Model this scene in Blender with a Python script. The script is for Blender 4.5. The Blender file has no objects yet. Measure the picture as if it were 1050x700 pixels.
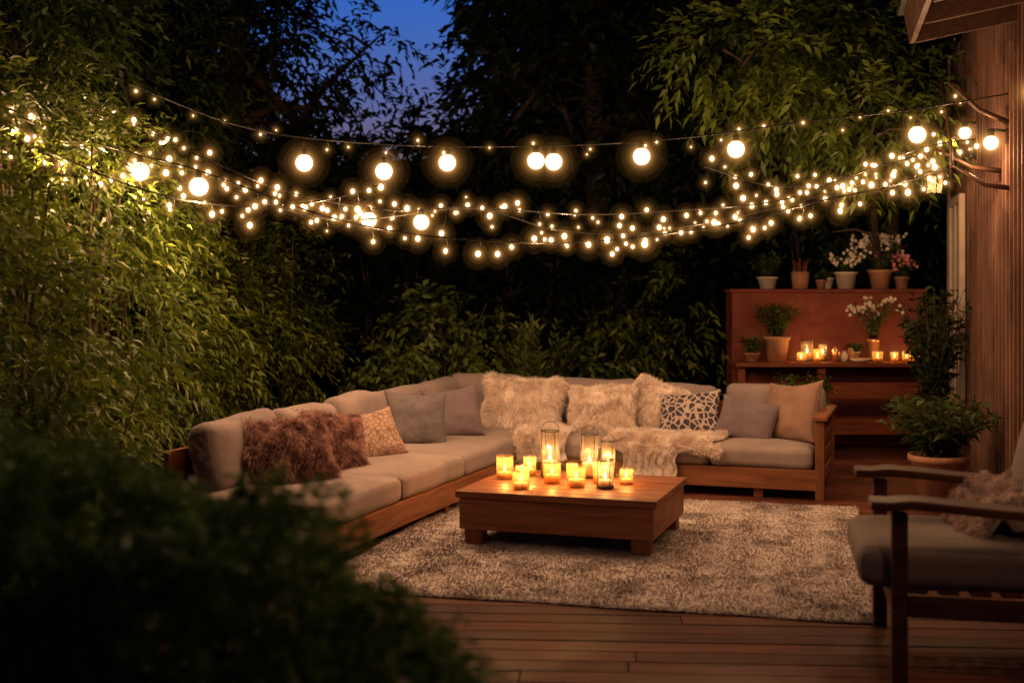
import bpy, math, random
import numpy as np
from mathutils import Vector, Matrix, noise as mnoise
random.seed(7); rng=np.random.default_rng(7)
scene=bpy.context.scene
COL=scene.collection
R=math.radians

# ------------------------------------------------------------------ materials
def newmat(name):
    m=bpy.data.materials.new(name); m.use_nodes=True
    nt=m.node_tree; nt.nodes.clear()
    out=nt.nodes.new('ShaderNodeOutputMaterial')
    return m,nt,out
def N(nt,t,**kw):
    n=nt.nodes.new(t)
    for k,v in kw.items():
        if hasattr(n,k): setattr(n,k,v)
    return n
def ramp(nt,stops):
    r=nt.nodes.new('ShaderNodeValToRGB'); e=r.color_ramp.elements
    e[0].position=stops[0][0]; e[0].color=(*stops[0][1],1)
    e[1].position=stops[-1][0]; e[1].color=(*stops[-1][1],1)
    for p,c in stops[1:-1]:
        x=e.new(p); x.color=(*c,1)
    return r
def texco(nt,scale=(1,1,1),gen='Object'):
    tc=N(nt,'ShaderNodeTexCoord'); mp=N(nt,'ShaderNodeMapping')
    mp.inputs['Scale'].default_value=scale
    nt.links.new(tc.outputs[gen],mp.inputs['Vector']); return mp.outputs['Vector']
def noise_tex(nt,vec,scale,detail=5,rough=.6,dist=0):
    n=N(nt,'ShaderNodeTexNoise'); n.inputs['Scale'].default_value=scale
    n.inputs['Detail'].default_value=detail; n.inputs['Roughness'].default_value=rough
    n.inputs['Distortion'].default_value=dist
    nt.links.new(vec,n.inputs['Vector']); return n
def principled(nt,out,rough=.6,spec=.3):
    b=N(nt,'ShaderNodeBsdfPrincipled'); b.inputs['Roughness'].default_value=rough
    b.inputs['Specular IOR Level'].default_value=spec
    nt.links.new(b.outputs[0],out.inputs['Surface']); return b
def bump(nt,b,h,strength=.3,dist=.01):
    bp=N(nt,'ShaderNodeBump'); bp.inputs['Strength'].default_value=strength
    bp.inputs['Distance'].default_value=dist
    nt.links.new(h,bp.inputs['Height']); nt.links.new(bp.outputs[0],b.inputs['Normal'])

def mat_wood(name,dark,light,axis=0,rough=.45,island=.6,spec=.4,grain=1.0,wear=0.0):
    m,nt,out=newmat(name); b=principled(nt,out,rough,spec)
    sc=[22,22,22]; sc[axis]=1.6
    geo=N(nt,'ShaderNodeNewGeometry')
    tc=N(nt,'ShaderNodeTexCoord')
    add=N(nt,'ShaderNodeVectorMath',operation='MULTIPLY_ADD')
    comb=N(nt,'ShaderNodeCombineXYZ')
    for i in range(3): nt.links.new(geo.outputs['Random Per Island'],comb.inputs[i])
    nt.links.new(comb.outputs[0],add.inputs[0]); add.inputs[1].default_value=(13,17,11)
    nt.links.new(tc.outputs['Object'],add.inputs[2])
    mp=N(nt,'ShaderNodeMapping'); mp.inputs['Scale'].default_value=sc
    nt.links.new(add.outputs[0],mp.inputs['Vector'])
    n=noise_tex(nt,mp.outputs[0],1.3*grain,6,.65,.6)
    mid=tuple((a+c)/2 for a,c in zip(dark,light))
    r=ramp(nt,[(.3,dark),(.5,mid),(.7,light)])
    nt.links.new(n.outputs['Fac'],r.inputs[0])
    hsv=N(nt,'ShaderNodeHueSaturation')
    mr=N(nt,'ShaderNodeMapRange'); mr.inputs['To Min'].default_value=1-island*.6; mr.inputs['To Max'].default_value=1+island*.5
    nt.links.new(geo.outputs['Random Per Island'],mr.inputs[0]); nt.links.new(mr.outputs[0],hsv.inputs['Value'])
    nt.links.new(r.outputs[0],hsv.inputs['Color'])
    col=hsv.outputs[0]
    big=noise_tex(nt,tc.outputs['Object'],1.7,3,.6)
    rr=N(nt,'ShaderNodeMapRange'); rr.inputs['From Min'].default_value=.3; rr.inputs['From Max'].default_value=.7
    rr.inputs['To Min'].default_value=rough-.12; rr.inputs['To Max'].default_value=rough+.2
    nt.links.new(big.outputs['Fac'],rr.inputs[0]); nt.links.new(rr.outputs[0],b.inputs['Roughness'])
    if wear>0:
        mx=N(nt,'ShaderNodeMix',data_type='RGBA',blend_type='MULTIPLY'); mx.inputs[0].default_value=wear
        r2=ramp(nt,[(.35,(.35,.35,.35)),(.65,(1.15,1.15,1.15))]); nt.links.new(big.outputs['Fac'],r2.inputs[0])
        nt.links.new(col,mx.inputs[6]); nt.links.new(r2.outputs[0],mx.inputs[7]); col=mx.outputs[2]
    nt.links.new(col,b.inputs['Base Color'])
    bump(nt,b,n.outputs['Fac'],.35,.004)
    return m
def mat_fabric(name,c1,c2,weave=260,rough=.9,var=3.0,bs=.35,sheen=.1):
    m,nt,out=newmat(name); b=principled(nt,out,rough,.1)
    v=texco(nt); n=noise_tex(nt,v,var,5,.65)
    r=ramp(nt,[(.3,c1),(.7,c2)]); nt.links.new(n.outputs['Fac'],r.inputs[0])
    w=noise_tex(nt,v,weave,2,.5)
    mx=N(nt,'ShaderNodeMix',data_type='RGBA',blend_type='MULTIPLY'); mx.inputs[0].default_value=.5
    r2=ramp(nt,[(.3,(.6,.6,.6)),(.7,(1.2,1.2,1.2))]); nt.links.new(w.outputs['Fac'],r2.inputs[0])
    nt.links.new(r.outputs[0],mx.inputs[6]); nt.links.new(r2.outputs[0],mx.inputs[7])
    nt.links.new(mx.outputs[2],b.inputs['Base Color'])
    b.inputs['Sheen Weight'].default_value=sheen
    wr=noise_tex(nt,v,9,4,.6,.8)
    ad=N(nt,'ShaderNodeMath',operation='MULTIPLY_ADD'); ad.inputs[1].default_value=.25
    nt.links.new(w.outputs['Fac'],ad.inputs[0]); nt.links.new(wr.outputs['Fac'],ad.inputs[2])
    bump(nt,b,ad.outputs[0],bs,.02)
    return m
def mat_fur(name,c1,c2):
    m,nt,out=newmat(name); b=N(nt,'ShaderNodeBsdfDiffuse')
    v=texco(nt); n=noise_tex(nt,v,16,2,.6); r=ramp(nt,[(.35,c1),(.65,c2)]); nt.links.new(n.outputs['Fac'],r.inputs[0])
    nt.links.new(r.outputs[0],b.inputs['Color'])
    t=N(nt,'ShaderNodeBsdfTranslucent'); nt.links.new(r.outputs[0],t.inputs['Color'])
    mx=N(nt,'ShaderNodeMixShader'); mx.inputs[0].default_value=.35
    nt.links.new(b.outputs[0],mx.inputs[1]); nt.links.new(t.outputs[0],mx.inputs[2]); nt.links.new(mx.outputs[0],out.inputs['Surface']); return m
def mat_plain(name,c,rough=.5,spec=.4,metal=0,var=.25,vs=6,bs=.15):
    m,nt,out=newmat(name); b=principled(nt,out,rough,spec); b.inputs['Metallic'].default_value=metal
    v=texco(nt); n=noise_tex(nt,v,vs,5,.65)
    r=ramp(nt,[(.3,tuple(x*(1-var) for x in c)),(.7,tuple(min(1,x*(1+var)) for x in c))])
    nt.links.new(n.outputs['Fac'],r.inputs[0]); nt.links.new(r.outputs[0],b.inputs['Base Color'])
    n2=noise_tex(nt,v,vs*8,3,.6); bump(nt,b,n2.outputs['Fac'],bs,.005)
    return m
def mat_leaf(name,dark,mid,light,trans=.35,spec=.35):
    m,nt,out=newmat(name)
    at=N(nt,'ShaderNodeAttribute',attribute_name='rnd')
    v=texco(nt); n=noise_tex(nt,v,1.1,1,.6)
    ad=N(nt,'ShaderNodeMath',operation='MULTIPLY_ADD'); ad.inputs[1].default_value=.5
    nt.links.new(at.outputs['Fac'],ad.inputs[0])
    s=N(nt,'ShaderNodeMath',operation='MULTIPLY'); s.inputs[1].default_value=.55
    nt.links.new(n.outputs['Fac'],s.inputs[0]); nt.links.new(s.outputs[0],ad.inputs[2])
    r=ramp(nt,[(.15,dark),(.5,mid),(.85,light)]); nt.links.new(ad.outputs[0],r.inputs[0])
    b=N(nt,'ShaderNodeBsdfPrincipled'); b.inputs['Roughness'].default_value=.5; b.inputs['Specular IOR Level'].default_value=spec
    nt.links.new(r.outputs[0],b.inputs['Base Color'])
    t=N(nt,'ShaderNodeBsdfTranslucent'); nt.links.new(r.outputs[0],t.inputs['Color'])
    mx=N(nt,'ShaderNodeMixShader'); mx.inputs[0].default_value=trans
    nt.links.new(b.outputs[0],mx.inputs[1]); nt.links.new(t.outputs[0],mx.inputs[2])
    nt.links.new(mx.outputs[0],out.inputs['Surface']); return m
def mat_emit(name,c,s,sample=False):
    m,nt,out=newmat(name); e=N(nt,'ShaderNodeEmission'); e.inputs[0].default_value=(*c,1); e.inputs[1].default_value=s
    nt.links.new(e.outputs[0],out.inputs['Surface'])
    try: m.cycles.emission_sampling='AUTO' if sample else 'NONE'
    except Exception: pass
    return m
def mat_glow(name,c,s):
    m,nt,out=newmat(name); e=N(nt,'ShaderNodeEmission'); e.inputs[0].default_value=(*c,1); e.inputs[1].default_value=s
    nt.links.new(e.outputs[0],out.inputs['Volume'])
    try: m.cycles.homogeneous_volume=True
    except Exception: pass
    return m
def mat_glass(name,tint=(1,1,1),trl=.1,gl=.1):
    m,nt,out=newmat(name)
    t=N(nt,'ShaderNodeBsdfTransparent'); t.inputs[0].default_value=(*tint,1)
    g=N(nt,'ShaderNodeBsdfGlossy'); g.inputs['Roughness'].default_value=.05
    d=N(nt,'ShaderNodeBsdfTranslucent'); d.inputs[0].default_value=(tint[0],tint[1]*.8,tint[2]*.6,1)
    m1=N(nt,'ShaderNodeMixShader'); m1.inputs[0].default_value=gl
    m2=N(nt,'ShaderNodeMixShader'); m2.inputs[0].default_value=trl
    nt.links.new(t.outputs[0],m1.inputs[1]); nt.links.new(g.outputs[0],m1.inputs[2])
    nt.links.new(m1.outputs[0],m2.inputs[1]); nt.links.new(d.outputs[0],m2.inputs[2])
    nt.links.new(m2.outputs[0],out.inputs['Surface']); return m

M_deck=mat_wood('deck_wood',(.055,.017,.012),(.155,.050,.034),0,.5,.5,.06,1.0,.5)
M_teak=mat_wood('teak_x',(.11,.038,.016),(.28,.108,.048),0,.42,.35,.22)
M_teaky=mat_wood('teak_y',(.11,.038,.016),(.28,.108,.048),1,.42,.3,.22)
M_teakz=mat_wood('teak_z',(.09,.032,.014),(.22,.085,.038),2,.42,.3,.22)
M_redw=mat_wood('redwood',(.10,.026,.014),(.24,.068,.034),0,.45,.35,.2)
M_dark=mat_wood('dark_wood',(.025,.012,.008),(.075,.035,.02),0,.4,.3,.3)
M_chairw=mat_wood('chair_wood',(.038,.015,.010),(.10,.040,.024),0,.55,.3,.08)
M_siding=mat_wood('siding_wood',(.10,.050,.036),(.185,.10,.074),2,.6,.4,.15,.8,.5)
M_trim=mat_plain('painted_trim',(.5,.4,.33),.5,.3,0,.12,5,.1)
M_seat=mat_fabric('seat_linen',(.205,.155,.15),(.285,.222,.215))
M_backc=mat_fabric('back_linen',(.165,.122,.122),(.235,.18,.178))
M_chairc=mat_fabric('chair_cushion',(.15,.11,.10),(.22,.165,.15))
M_grey=mat_fabric('grey_cloth',(.075,.062,.072),(.14,.118,.13),160,.9,6,.6)
M_mauve=mat_fabric('mauve_cloth',(.10,.072,.088),(.155,.118,.138),220)
M_taupe=mat_fabric('taupe_cloth',(.19,.108,.08),(.26,.155,.12),220)
M_furw=mat_fur('cream_fur',(.70,.58,.52),(.90,.80,.75))
M_furb=mat_fur('brown_fur',(.13,.06,.055),(.50,.30,.27))
M_knit=mat_fabric('knit_wool',(.44,.36,.34),(.66,.56,.53),70,.95,18,.9)
M_bark=mat_plain('bark',(.06,.04,.028),.9,.1,0,.5,9,.8)
M_terra=mat_plain('terracotta',(.36,.18,.11),.75,.2,0,.2,14,.2)
M_white=mat_plain('white_ceramic',(.55,.46,.39),.4,.4,0,.1,9,.05)
M_redp=mat_plain('red_paint',(.17,.046,.034),.75,.12,0,.3,3,.2)
M_soil=mat_plain('soil',(.03,.02,.013),.95,.1,0,.5,20,.8)
M_black=mat_plain('black_metal',(.02,.018,.016),.45,.4,.3,.2,9,.05)
M_copper=mat_plain('copper',(.6,.28,.14),.3,.5,.8,.15,9,.05)
M_wax=mat_fabric('candle_wax',(.50,.34,.2),(.60,.44,.28),40,.5,5,.05,0)
M_flame=mat_emit('flame',(1,.66,.22),8)
M_globe=mat_emit('globe_bulb',(1,.82,.50),2.2)
M_fairy=mat_emit('fairy_bulb',(1,.78,.42),4.0)
GC=(1,.45,.11)
GL=[(r,mat_glow('halo_glow_%d'%i,GC,c/(2*r))) for i,(r,c) in enumerate([(.069,.45),(.084,.22),(.105,.11),(.135,.052),(.175,.022)])]  # nested glowing volume shells imitate the lens halo round the globes
FL=[(k,mat_glow('fairy_halo_%d'%i,GC,c/(2*k*.014))) for i,(k,c) in enumerate([(1.7,.45),(2.7,.21),(4.3,.075),(6.8,.024)])]  # same for the fairy bulbs, radius scaled per bulb
CL=[(r,mat_glow('flame_halo_%d'%i,(1,.42,.09),c/(2*r))) for i,(r,c) in enumerate([(.028,.25),(.06,.10),(.11,.032)])]  # glowing shells that imitate the halo round each candle flame
M_glass=mat_glass('clear_glass',(.97,.93,.88),.05,.22)
M_amber=mat_glass('amber_glass',(1,.72,.40),.12,.14)
M_wglass=mat_plain('window_glass',(.02,.02,.022),.08,.6,0,.1,3,0)
M_petal=mat_plain('petals',(.75,.66,.58),.7,.2,0,.12,20,.1)
M_pink=mat_plain('pink_petals',(.65,.22,.25),.7,.2,0,.2,20,.1)
L_hedge=mat_leaf('leaf_hedge',(.026,.046,.007),(.076,.108,.012),(.20,.23,.024),.4)
L_tree=mat_leaf('leaf_tree',(.014,.028,.007),(.034,.057,.012),(.066,.094,.018),.35,.25)
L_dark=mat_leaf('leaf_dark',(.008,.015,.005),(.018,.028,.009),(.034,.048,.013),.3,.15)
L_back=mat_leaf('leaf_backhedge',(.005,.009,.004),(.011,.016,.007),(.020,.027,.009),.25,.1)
L_branch=mat_leaf('leaf_bright',(.03,.06,.009),(.08,.12,.015),(.15,.20,.025),.45)
L_shrub=mat_leaf('leaf_shrub',(.035,.065,.014),(.10,.145,.030),(.20,.25,.06),.4)
L_bush=mat_leaf('leaf_bush',(.045,.10,.016),(.09,.17,.028),(.14,.24,.045),.4,.12)
L_pot=mat_leaf('leaf_potted',(.025,.055,.012),(.058,.105,.022),(.12,.18,.045),.3)

# ------------------------------------------------------------------ mesh builder
class MB:
    def __init__(s): s.v=[]; s.f=[]; s.m=[]; s.sm=[]; s.mats=[]
    def mi(s,mat):
        if mat not in s.mats: s.mats.append(mat)
        return s.mats.index(mat)
    def add(s,vs,fs,mat,smooth=False):
        o=len(s.v); i=s.mi(mat); s.v.extend([tuple(v) for v in vs])
        for f in fs: s.f.append(tuple(a+o for a in f)); s.m.append(i); s.sm.append(smooth)
    def box(s,x0,x1,y0,y1,z0,z1,mat,M=None):
        vs=[Vector((x,y,z)) for z in (z0,z1) for y in (y0,y1) for x in (x0,x1)]
        if M: vs=[M@v for v in vs]
        s.add(vs,[(0,2,3,1),(4,5,7,6),(0,1,5,4),(2,6,7,3),(0,4,6,2),(1,3,7,5)],mat)
    def lathe(s,c,prof,mat,seg=24,smooth=True,M=None):
        vs=[];fs=[]
        for r,z in prof:
            for k in range(seg):
                a=2*math.pi*k/seg; p=Vector((c[0]+r*math.cos(a),c[1]+r*math.sin(a),c[2]+z))
                vs.append(M@p if M else p)
        for i in range(len(prof)-1):
            for k in range(seg):
                k2=(k+1)%seg; fs.append((i*seg+k,i*seg+k2,(i+1)*seg+k2,(i+1)*seg+k))
        s.add(vs,fs,mat,smooth)
    def sphere(s,c,r,mat,seg=14,ring=8,sz=1):
        vs=[Vector((c[0],c[1],c[2]-r*sz))];fs=[]
        for i in range(1,ring):
            a=math.pi*i/ring
            for k in range(seg):
                t=2*math.pi*k/seg; vs.append(Vector((c[0]+r*math.sin(a)*math.cos(t),c[1]+r*math.sin(a)*math.sin(t),c[2]-r*sz*math.cos(a))))
        vs.append(Vector((c[0],c[1],c[2]+r*sz))); top=len(vs)-1
        for k in range(seg):
            k2=(k+1)%seg; fs.append((0,1+k2,1+k))
            for i in range(ring-2): fs.append((1+i*seg+k,1+i*seg+k2,1+(i+1)*seg+k2,1+(i+1)*seg+k))
            fs.append((1+(ring-2)*seg+k,1+(ring-2)*seg+k2,top))
        s.add(vs,fs,mat,True)
    def tube(s,pts,rad,mat,seg=8):
        pts=[Vector(p) for p in pts]; n=len(pts); vs=[];fs=[]
        if not hasattr(rad,'__len__'): rad=[rad]*n
        for i,p in enumerate(pts):
            d=(pts[min(i+1,n-1)]-pts[max(i-1,0)]).normalized()
            a=d.cross(Vector((0,0,1)) if abs(d.z)<.9 else Vector((1,0,0))).normalized(); b=d.cross(a)
            for k in range(seg):
                t=2*math.pi*k/seg; vs.append(p+(a*math.cos(t)+b*math.sin(t))*rad[i])
        for i in range(n-1):
            for k in range(seg):
                k2=(k+1)%seg; fs.append((i*seg+k,(i+1)*seg+k,(i+1)*seg+k2,i*seg+k2))
        fs.append(tuple(range(seg))); fs.append(tuple(reversed(range((n-1)*seg,n*seg))))
        s.add(vs,fs,mat,True)
    def build(s,name,M=None,bevel=0,parent=None,subsurf=0):
        me=bpy.data.meshes.new(name); me.from_pydata(s.v,[],s.f); me.validate()
        for m in s.mats: me.materials.append(m)
        if len(me.polygons)==len(s.f):
            me.polygons.foreach_set('material_index',s.m); me.polygons.foreach_set('use_smooth',s.sm)
        me.update(); ob=bpy.data.objects.new(name,me); COL.objects.link(ob)
        if M: ob.matrix_world=M
        if parent: ob.parent=parent
        if bevel>0:
            b=ob.modifiers.new('bevel','BEVEL'); b.width=bevel; b.segments=2; b.limit_method='ANGLE'; b.angle_limit=R(50)
        return ob
def empty(name,M=None):
    e=bpy.data.objects.new(name,None); COL.objects.link(e); e.empty_display_size=.2
    if M: e.matrix_world=M
    return e
def TR(x,y,z,rz=0): return Matrix.Translation((x,y,z))@Matrix.Rotation(R(rz),4,'Z')
def light(name,p,power,col,parent=None):
    l=bpy.data.lights.new(name,'POINT'); l.energy=power; l.color=col; l.shadow_soft_size=0
    o=bpy.data.objects.new(name,l); COL.objects.link(o); o.location=p
    if parent: o.parent=parent
    return o
NP=0
def npmesh(name,V,F,mats,parent=None,attr=None,smooth=False):
    global NP; NP+=len(F)
    me=bpy.data.meshes.new(name); k=F.shape[1]
    me.vertices.add(len(V)); me.vertices.foreach_set('co',V.astype(np.float32).ravel())
    me.loops.add(F.size); me.loops.foreach_set('vertex_index',F.astype(np.int32).ravel())
    me.polygons.add(len(F)); me.polygons.foreach_set('loop_start',np.arange(0,F.size,k,dtype=np.int32))
    me.update(calc_edges=True)
    if smooth: me.polygons.foreach_set('use_smooth',np.ones(len(F),bool))
    if attr is not None:
        a=me.attributes.new('rnd','FLOAT','FACE'); a.data.foreach_set('value',attr.astype(np.float32))
    for m in mats: me.materials.append(m)
    ob=bpy.data.objects.new(name,me); COL.objects.link(ob)
    if parent: ob.parent=parent
    return ob
def unit(a): return a/np.maximum(np.linalg.norm(a,axis=1,keepdims=True),1e-6)
def leaf_mesh(name,P,D,L,W,mat,parent=None,rnd=None):
    n=len(P); D=unit(D); up=unit(rng.normal(size=(n,3))*.5+np.array([0,0,1.0]))
    S=unit(np.cross(D,up)); U=np.cross(S,D)
    L=L[:,None]; W=W[:,None]
    mid=P+D*L*.42
    V=np.stack([P,mid+S*W*.5+U*W*.18,P+D*L-np.array([0,0,1])*L*.18,mid-S*W*.5+U*W*.18],1).reshape(-1,3)
    F=np.arange(n*4).reshape(n,4)
    if rnd is None: rnd=rng.random(n)
    return npmesh(name,V,F,[mat],parent,rnd)
def cnoise(P,f,ph=0):
    x,y,z=P[:,0]*f+ph,P[:,1]*f+1.3*ph,P[:,2]*f
    return (np.sin(x*1.7+np.sin(y*1.3+z))+np.sin(y*2.1+np.sin(z*1.9+x*.7))+np.sin(z*2.3+np.sin(x*1.5)))/3
def lobes_sprays(lobes,dens,spl,k,thr=-.35,freq=2.0,inner=.5,droop=.35):
    Cs=[];Ds=[]
    for lb in lobes:
        c=np.array(lb[:3]); r=np.array(lb[3:6]); d=lb[6] if len(lb)>6 else 1
        area=4*math.pi*((r[0]*r[1])**1.6+(r[0]*r[2])**1.6+(r[1]*r[2])**1.6)**(1/1.6)/3**(1/1.6)
        n=int(area*dens*d)
        u=unit(rng.normal(size=(n,3))); rr=inner+(1-inner)*rng.random(n)**.6
        P=c+u*r*rr[:,None]
        P+=unit(P-c)*(cnoise(P,freq*1.3,2)[:,None])*min(r)*.2
        keep=(cnoise(P,freq,1)>thr)&(P[:,2]>.02)
        P=P[keep];u=u[keep]
        Cs.append(P); Ds.append(unit(u/r+rng.normal(size=P.shape)*.55*np.mean(1/r)-np.array([0,0,droop])*np.mean(1/r)))
    C=np.concatenate(Cs);D=np.concatenate(Ds)
    return sprays(C,D,spl,k)
def sprays(C,D,spl,k):
    n=len(C); t=np.linspace(.08,1,k)[None,:,None]+rng.random((n,k,1))*.06
    L=spl*(.6+.8*rng.random((n,1,1)))
    P=C[:,None,:]+D[:,None,:]*L*t-np.array([0,0,1.])*L*.3*t*t
    side=unit(np.cross(D,np.array([0,0,1.])+rng.normal(size=D.shape)*.3))[:,None,:]
    sg=np.where(np.arange(k)%2==0,1,-1)[None,:,None]
    dr=D[:,None,:]*.7+side*sg*.8+rng.normal(size=(n,k,3))*.3-np.array([0,0,.25])
    rn=np.repeat(rng.random(n),k)*.6+rng.random(n*k)*.4
    return P.reshape(-1,3),dr.reshape(-1,3),rn
def foliage(name,lobes,dens,spl,k,ll,lw,mat,parent=None,**kw):
    P,D,rn=lobes_sprays(lobes,dens,spl,k,**kw)
    n=len(P); s=.65+.7*rng.random(n)
    return leaf_mesh(name,P,D,ll*s,lw*s,mat,parent,rn)

def trunk(mb,base,top,r0,targets,mat=M_bark):
    base=Vector(base);top=Vector(top);pts=[];rad=[]
    for i in range(9):
        t=i/8; p=base.lerp(top,t)+Vector((math.sin(t*5+base.x)*.08,math.cos(t*4+base.y)*.08,0)); pts.append(p); rad.append(r0*(1.25-t*.9 if t>.05 else 1.5))
    mb.tube(pts,rad,mat,10)
    for tg in targets:
        tg=Vector(tg); t=random.uniform(.35,.85); s=base.lerp(top,t); ps=[];rs=[]
        for i in range(7):
            q=i/6; p=s.lerp(tg,q); p.z+=math.sin(q*math.pi)*.18; p+=Vector((random.uniform(-1,1),random.uniform(-1,1),random.uniform(-1,1)))*.05
            ps.append(p); rs.append(r0*.45*(1-q*.85))
        mb.tube(ps,rs,mat,7)
        for j in range(4):
            q=random.uniform(.35,.95); a=s.lerp(tg,q); b=a+Vector((random.uniform(-.5,.5),random.uniform(-.5,.5),random.uniform(-.2,.5)))
            mb.tube([a,(a+b)/2+Vector((0,0,.05)),b],[r0*.14,r0*.1,r0*.03],mat,5)
def tree(name,base,height,r0,lobes,dens,spl,k,ll,lw,mat,**kw):
    e=empty(name); mb=MB(); trunk(mb,base,(base[0]+.1,base[1],height),r0,[l[:3] for l in lobes]); mb.build('trunk',parent=e)
    foliage('leaves',lobes,dens,spl,k,ll,lw,mat,e,**kw); return e

# ------------------------------------------------------------------ soft shapes
def rbox(mb,c,size,r,mat,puff=.02,n=14,M=None,seed=0,wr=.006):
    hx,hy,hz=size[0]/2,size[1]/2,size[2]/2; r=min(r,hx,hy,hz)
    vs=[];fs=[]
    for ax in range(3):
        for sg in (-1,1):
            o=len(vs)
            for i in range(n+1):
                for j in range(n+1):
                    a=-1+2*i/n; b=-1+2*j/n
                    a=math.copysign(abs(a)**.7,a); b=math.copysign(abs(b)**.7,b)
                    q=[0,0,0]; q[ax]=sg; q[(ax+1)%3]=a; q[(ax+2)%3]=b
                    p=Vector((q[0]*hx,q[1]*hy,q[2]*hz))
                    cr=Vector((max(-hx+r,min(hx-r,p.x)),max(-hy+r,min(hy-r,p.y)),max(-hz+r,min(hz-r,p.z))))
                    d=p-cr
                    if d.length>1e-6: p=cr+d.normalized()*r
                    fx,fy,fz=p.x/hx,p.y/hy,p.z/hz
                    small=min(range(3),key=lambda t:size[t])
                    fr=[fx,fy,fz]; ot=[fr[t] for t in range(3) if t!=small]
                    p[small]+=math.copysign(1,fr[small])*abs(fr[small])*puff*max(0,(1-ot[0]**4))*max(0,(1-ot[1]**4))
                    nv=mnoise.noise_vector(Vector((p.x*4+seed,p.y*4+seed*2,p.z*4)))
                    p+=nv*wr*1.6
                    p+=Vector(c)
                    vs.append(M@p if M else p)
            for i in range(n):
                for j in range(n):
                    a=o+i*(n+1)+j; q=(a,a+n+1,a+n+2,a+1)
                    fs.append(q if sg>0 else tuple(reversed(q)))
    mb.add(vs,fs,mat,True)
def pillow_geo(w,h,T,seed=0,n=26):
    def side(sg):
        V=[]
        for i in range(n+1):
            for j in range(n+1):
                a=math.sin((-1+2*i/n)*math.pi/2); b=math.sin((-1+2*j/n)*math.pi/2)
                x=w/2*a*(1-.09*(1-b*b)); y=h/2*b*(1-.09*(1-a*a))
                t=T/2*(max(0,(1-a*a))*max(0,(1-b*b)))**.38
                wv=mnoise.noise(Vector((a*2.2+seed*3.1,b*2.2,seed)))*.16+mnoise.noise(Vector((a*5+seed,b*5,seed*2)))*.06
                t*=1+wv*1.6
                y-=.03*h*(1-a*a)*(1 if b>0 else 0)*b
                V.append((x,y,sg*t))
        return V
    V=side(1)+side(-1); F=[]; o=(n+1)**2
    for i in range(n):
        for j in range(n):
            a=i*(n+1)+j; F.append((a,a+n+1,a+n+2,a+1)); F.append((o+a+1,o+a+n+2,o+a+n+1,o+a))
    return V,F
def fur_from(name,V,F,cnt,length,width,mat,parent=None,grav=.5,mess=.5):
    V=np.array([tuple(v) for v in V]); F=np.array(F)
    a,b,c,d=V[F[:,0]],V[F[:,1]],V[F[:,2]],V[F[:,3]]
    nr=np.cross(c-a,d-b); ar=np.linalg.norm(nr,axis=1); idx=rng.choice(len(F),cnt,p=ar/ar.sum())
    u=rng.random((cnt,1));v=rng.random((cnt,1))
    P=(a[idx]*(1-u)+b[idx]*u)*(1-v)+(d[idx]*(1-u)+c[idx]*u)*v
    nn=unit(nr[idx]); cl=np.stack([cnoise(P,14,1),cnoise(P,13,4),cnoise(P,15,7)],1)
    D=unit(nn+cl*mess*1.5+rng.normal(size=(cnt,3))*mess*.5-np.array([0,0,grav]))
    L=length*(.6+.7*rng.random((cnt,1)))
    S=unit(np.cross(D,rng.normal(size=(cnt,3))))*width
    m=P+D*L*.55; t=P+unit(D-np.array([0,0,grav*.9])+cl*.4)*L
    VV=np.stack([P-S,P+S,m+S*.7,m-S*.7,t+S*.1,t-S*.1],1).reshape(-1,3)
    o=np.arange(cnt)[:,None]*6
    FF=np.concatenate([o+np.array([[0,1,2,3]]),o+np.array([[3,2,4,5]])],0)
    return npmesh(name,VV,FF,[mat],parent)
def pillow(M,w,h,T,mat,seed,fur=0,flen=.05,name='throw_pillow',furmat=None,patt=False):
    V,F=pillow_geo(w,h,T,seed); V=[M@Vector(v) for v in V]
    e=empty(name); mb=MB(); mb.add(V,F,mat,True); 
    if not fur:
        n=26
        idx=[i*(n+1) for i in range(n+1)]+[n*(n+1)+j for j in range(1,n+1)]+[i*(n+1)+n for i in range(n-1,-1,-1)]+[j for j in range(n-1,-1,-1)]
        mb.tube([V[i] for i in idx],.005,mat,5)
    mb.build('cover',parent=e)
    if fur: fur_from('fur',V,F,fur,flen,.0020,furmat or mat,e)
    return e
def PM(base,lx,ly,lz,yaw,lean,roll=0):
    return base@Matrix.Translation((lx,ly,lz))@Matrix.Rotation(R(yaw),4,'Z')@Matrix.Rotation(R(90-lean),4,'X')@Matrix.Rotation(R(roll),4,'Z')

# ------------------------------------------------------------------ ground, deck
mb=MB(); s=400
mb.add([(-s,-s,-.14),(s,-s,-.14),(s,s,-.14),(-s,s,-.14)],[(0,1,2,3)],mat_plain('garden_soil',(.035,.035,.018),.95,.1,0,.5,3,.6)); mb.build('ground')
mb=MB(); DM=Matrix.Rotation(R(-3.5),4,'Z')
y=3.4
while y<13.2:
    x=-3.3-random.random()*2
    while x<4.9:
        L=random.choice([2.4,3.0,3.6,4.2]); z=random.uniform(-.0015,.0015)
        mb.box(max(x,-3.3),min(x+L-.004,5.4),y,y+.137,-.028,z,M_deck,DM); x+=L
    y+=.144
mb.box(-3.3,5.4,3.37,3.396,-.14,.0,M_deck,DM)
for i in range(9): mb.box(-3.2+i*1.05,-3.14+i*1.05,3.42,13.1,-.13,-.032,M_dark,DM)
mb.build('wooden_deck',bevel=.004)

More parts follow.
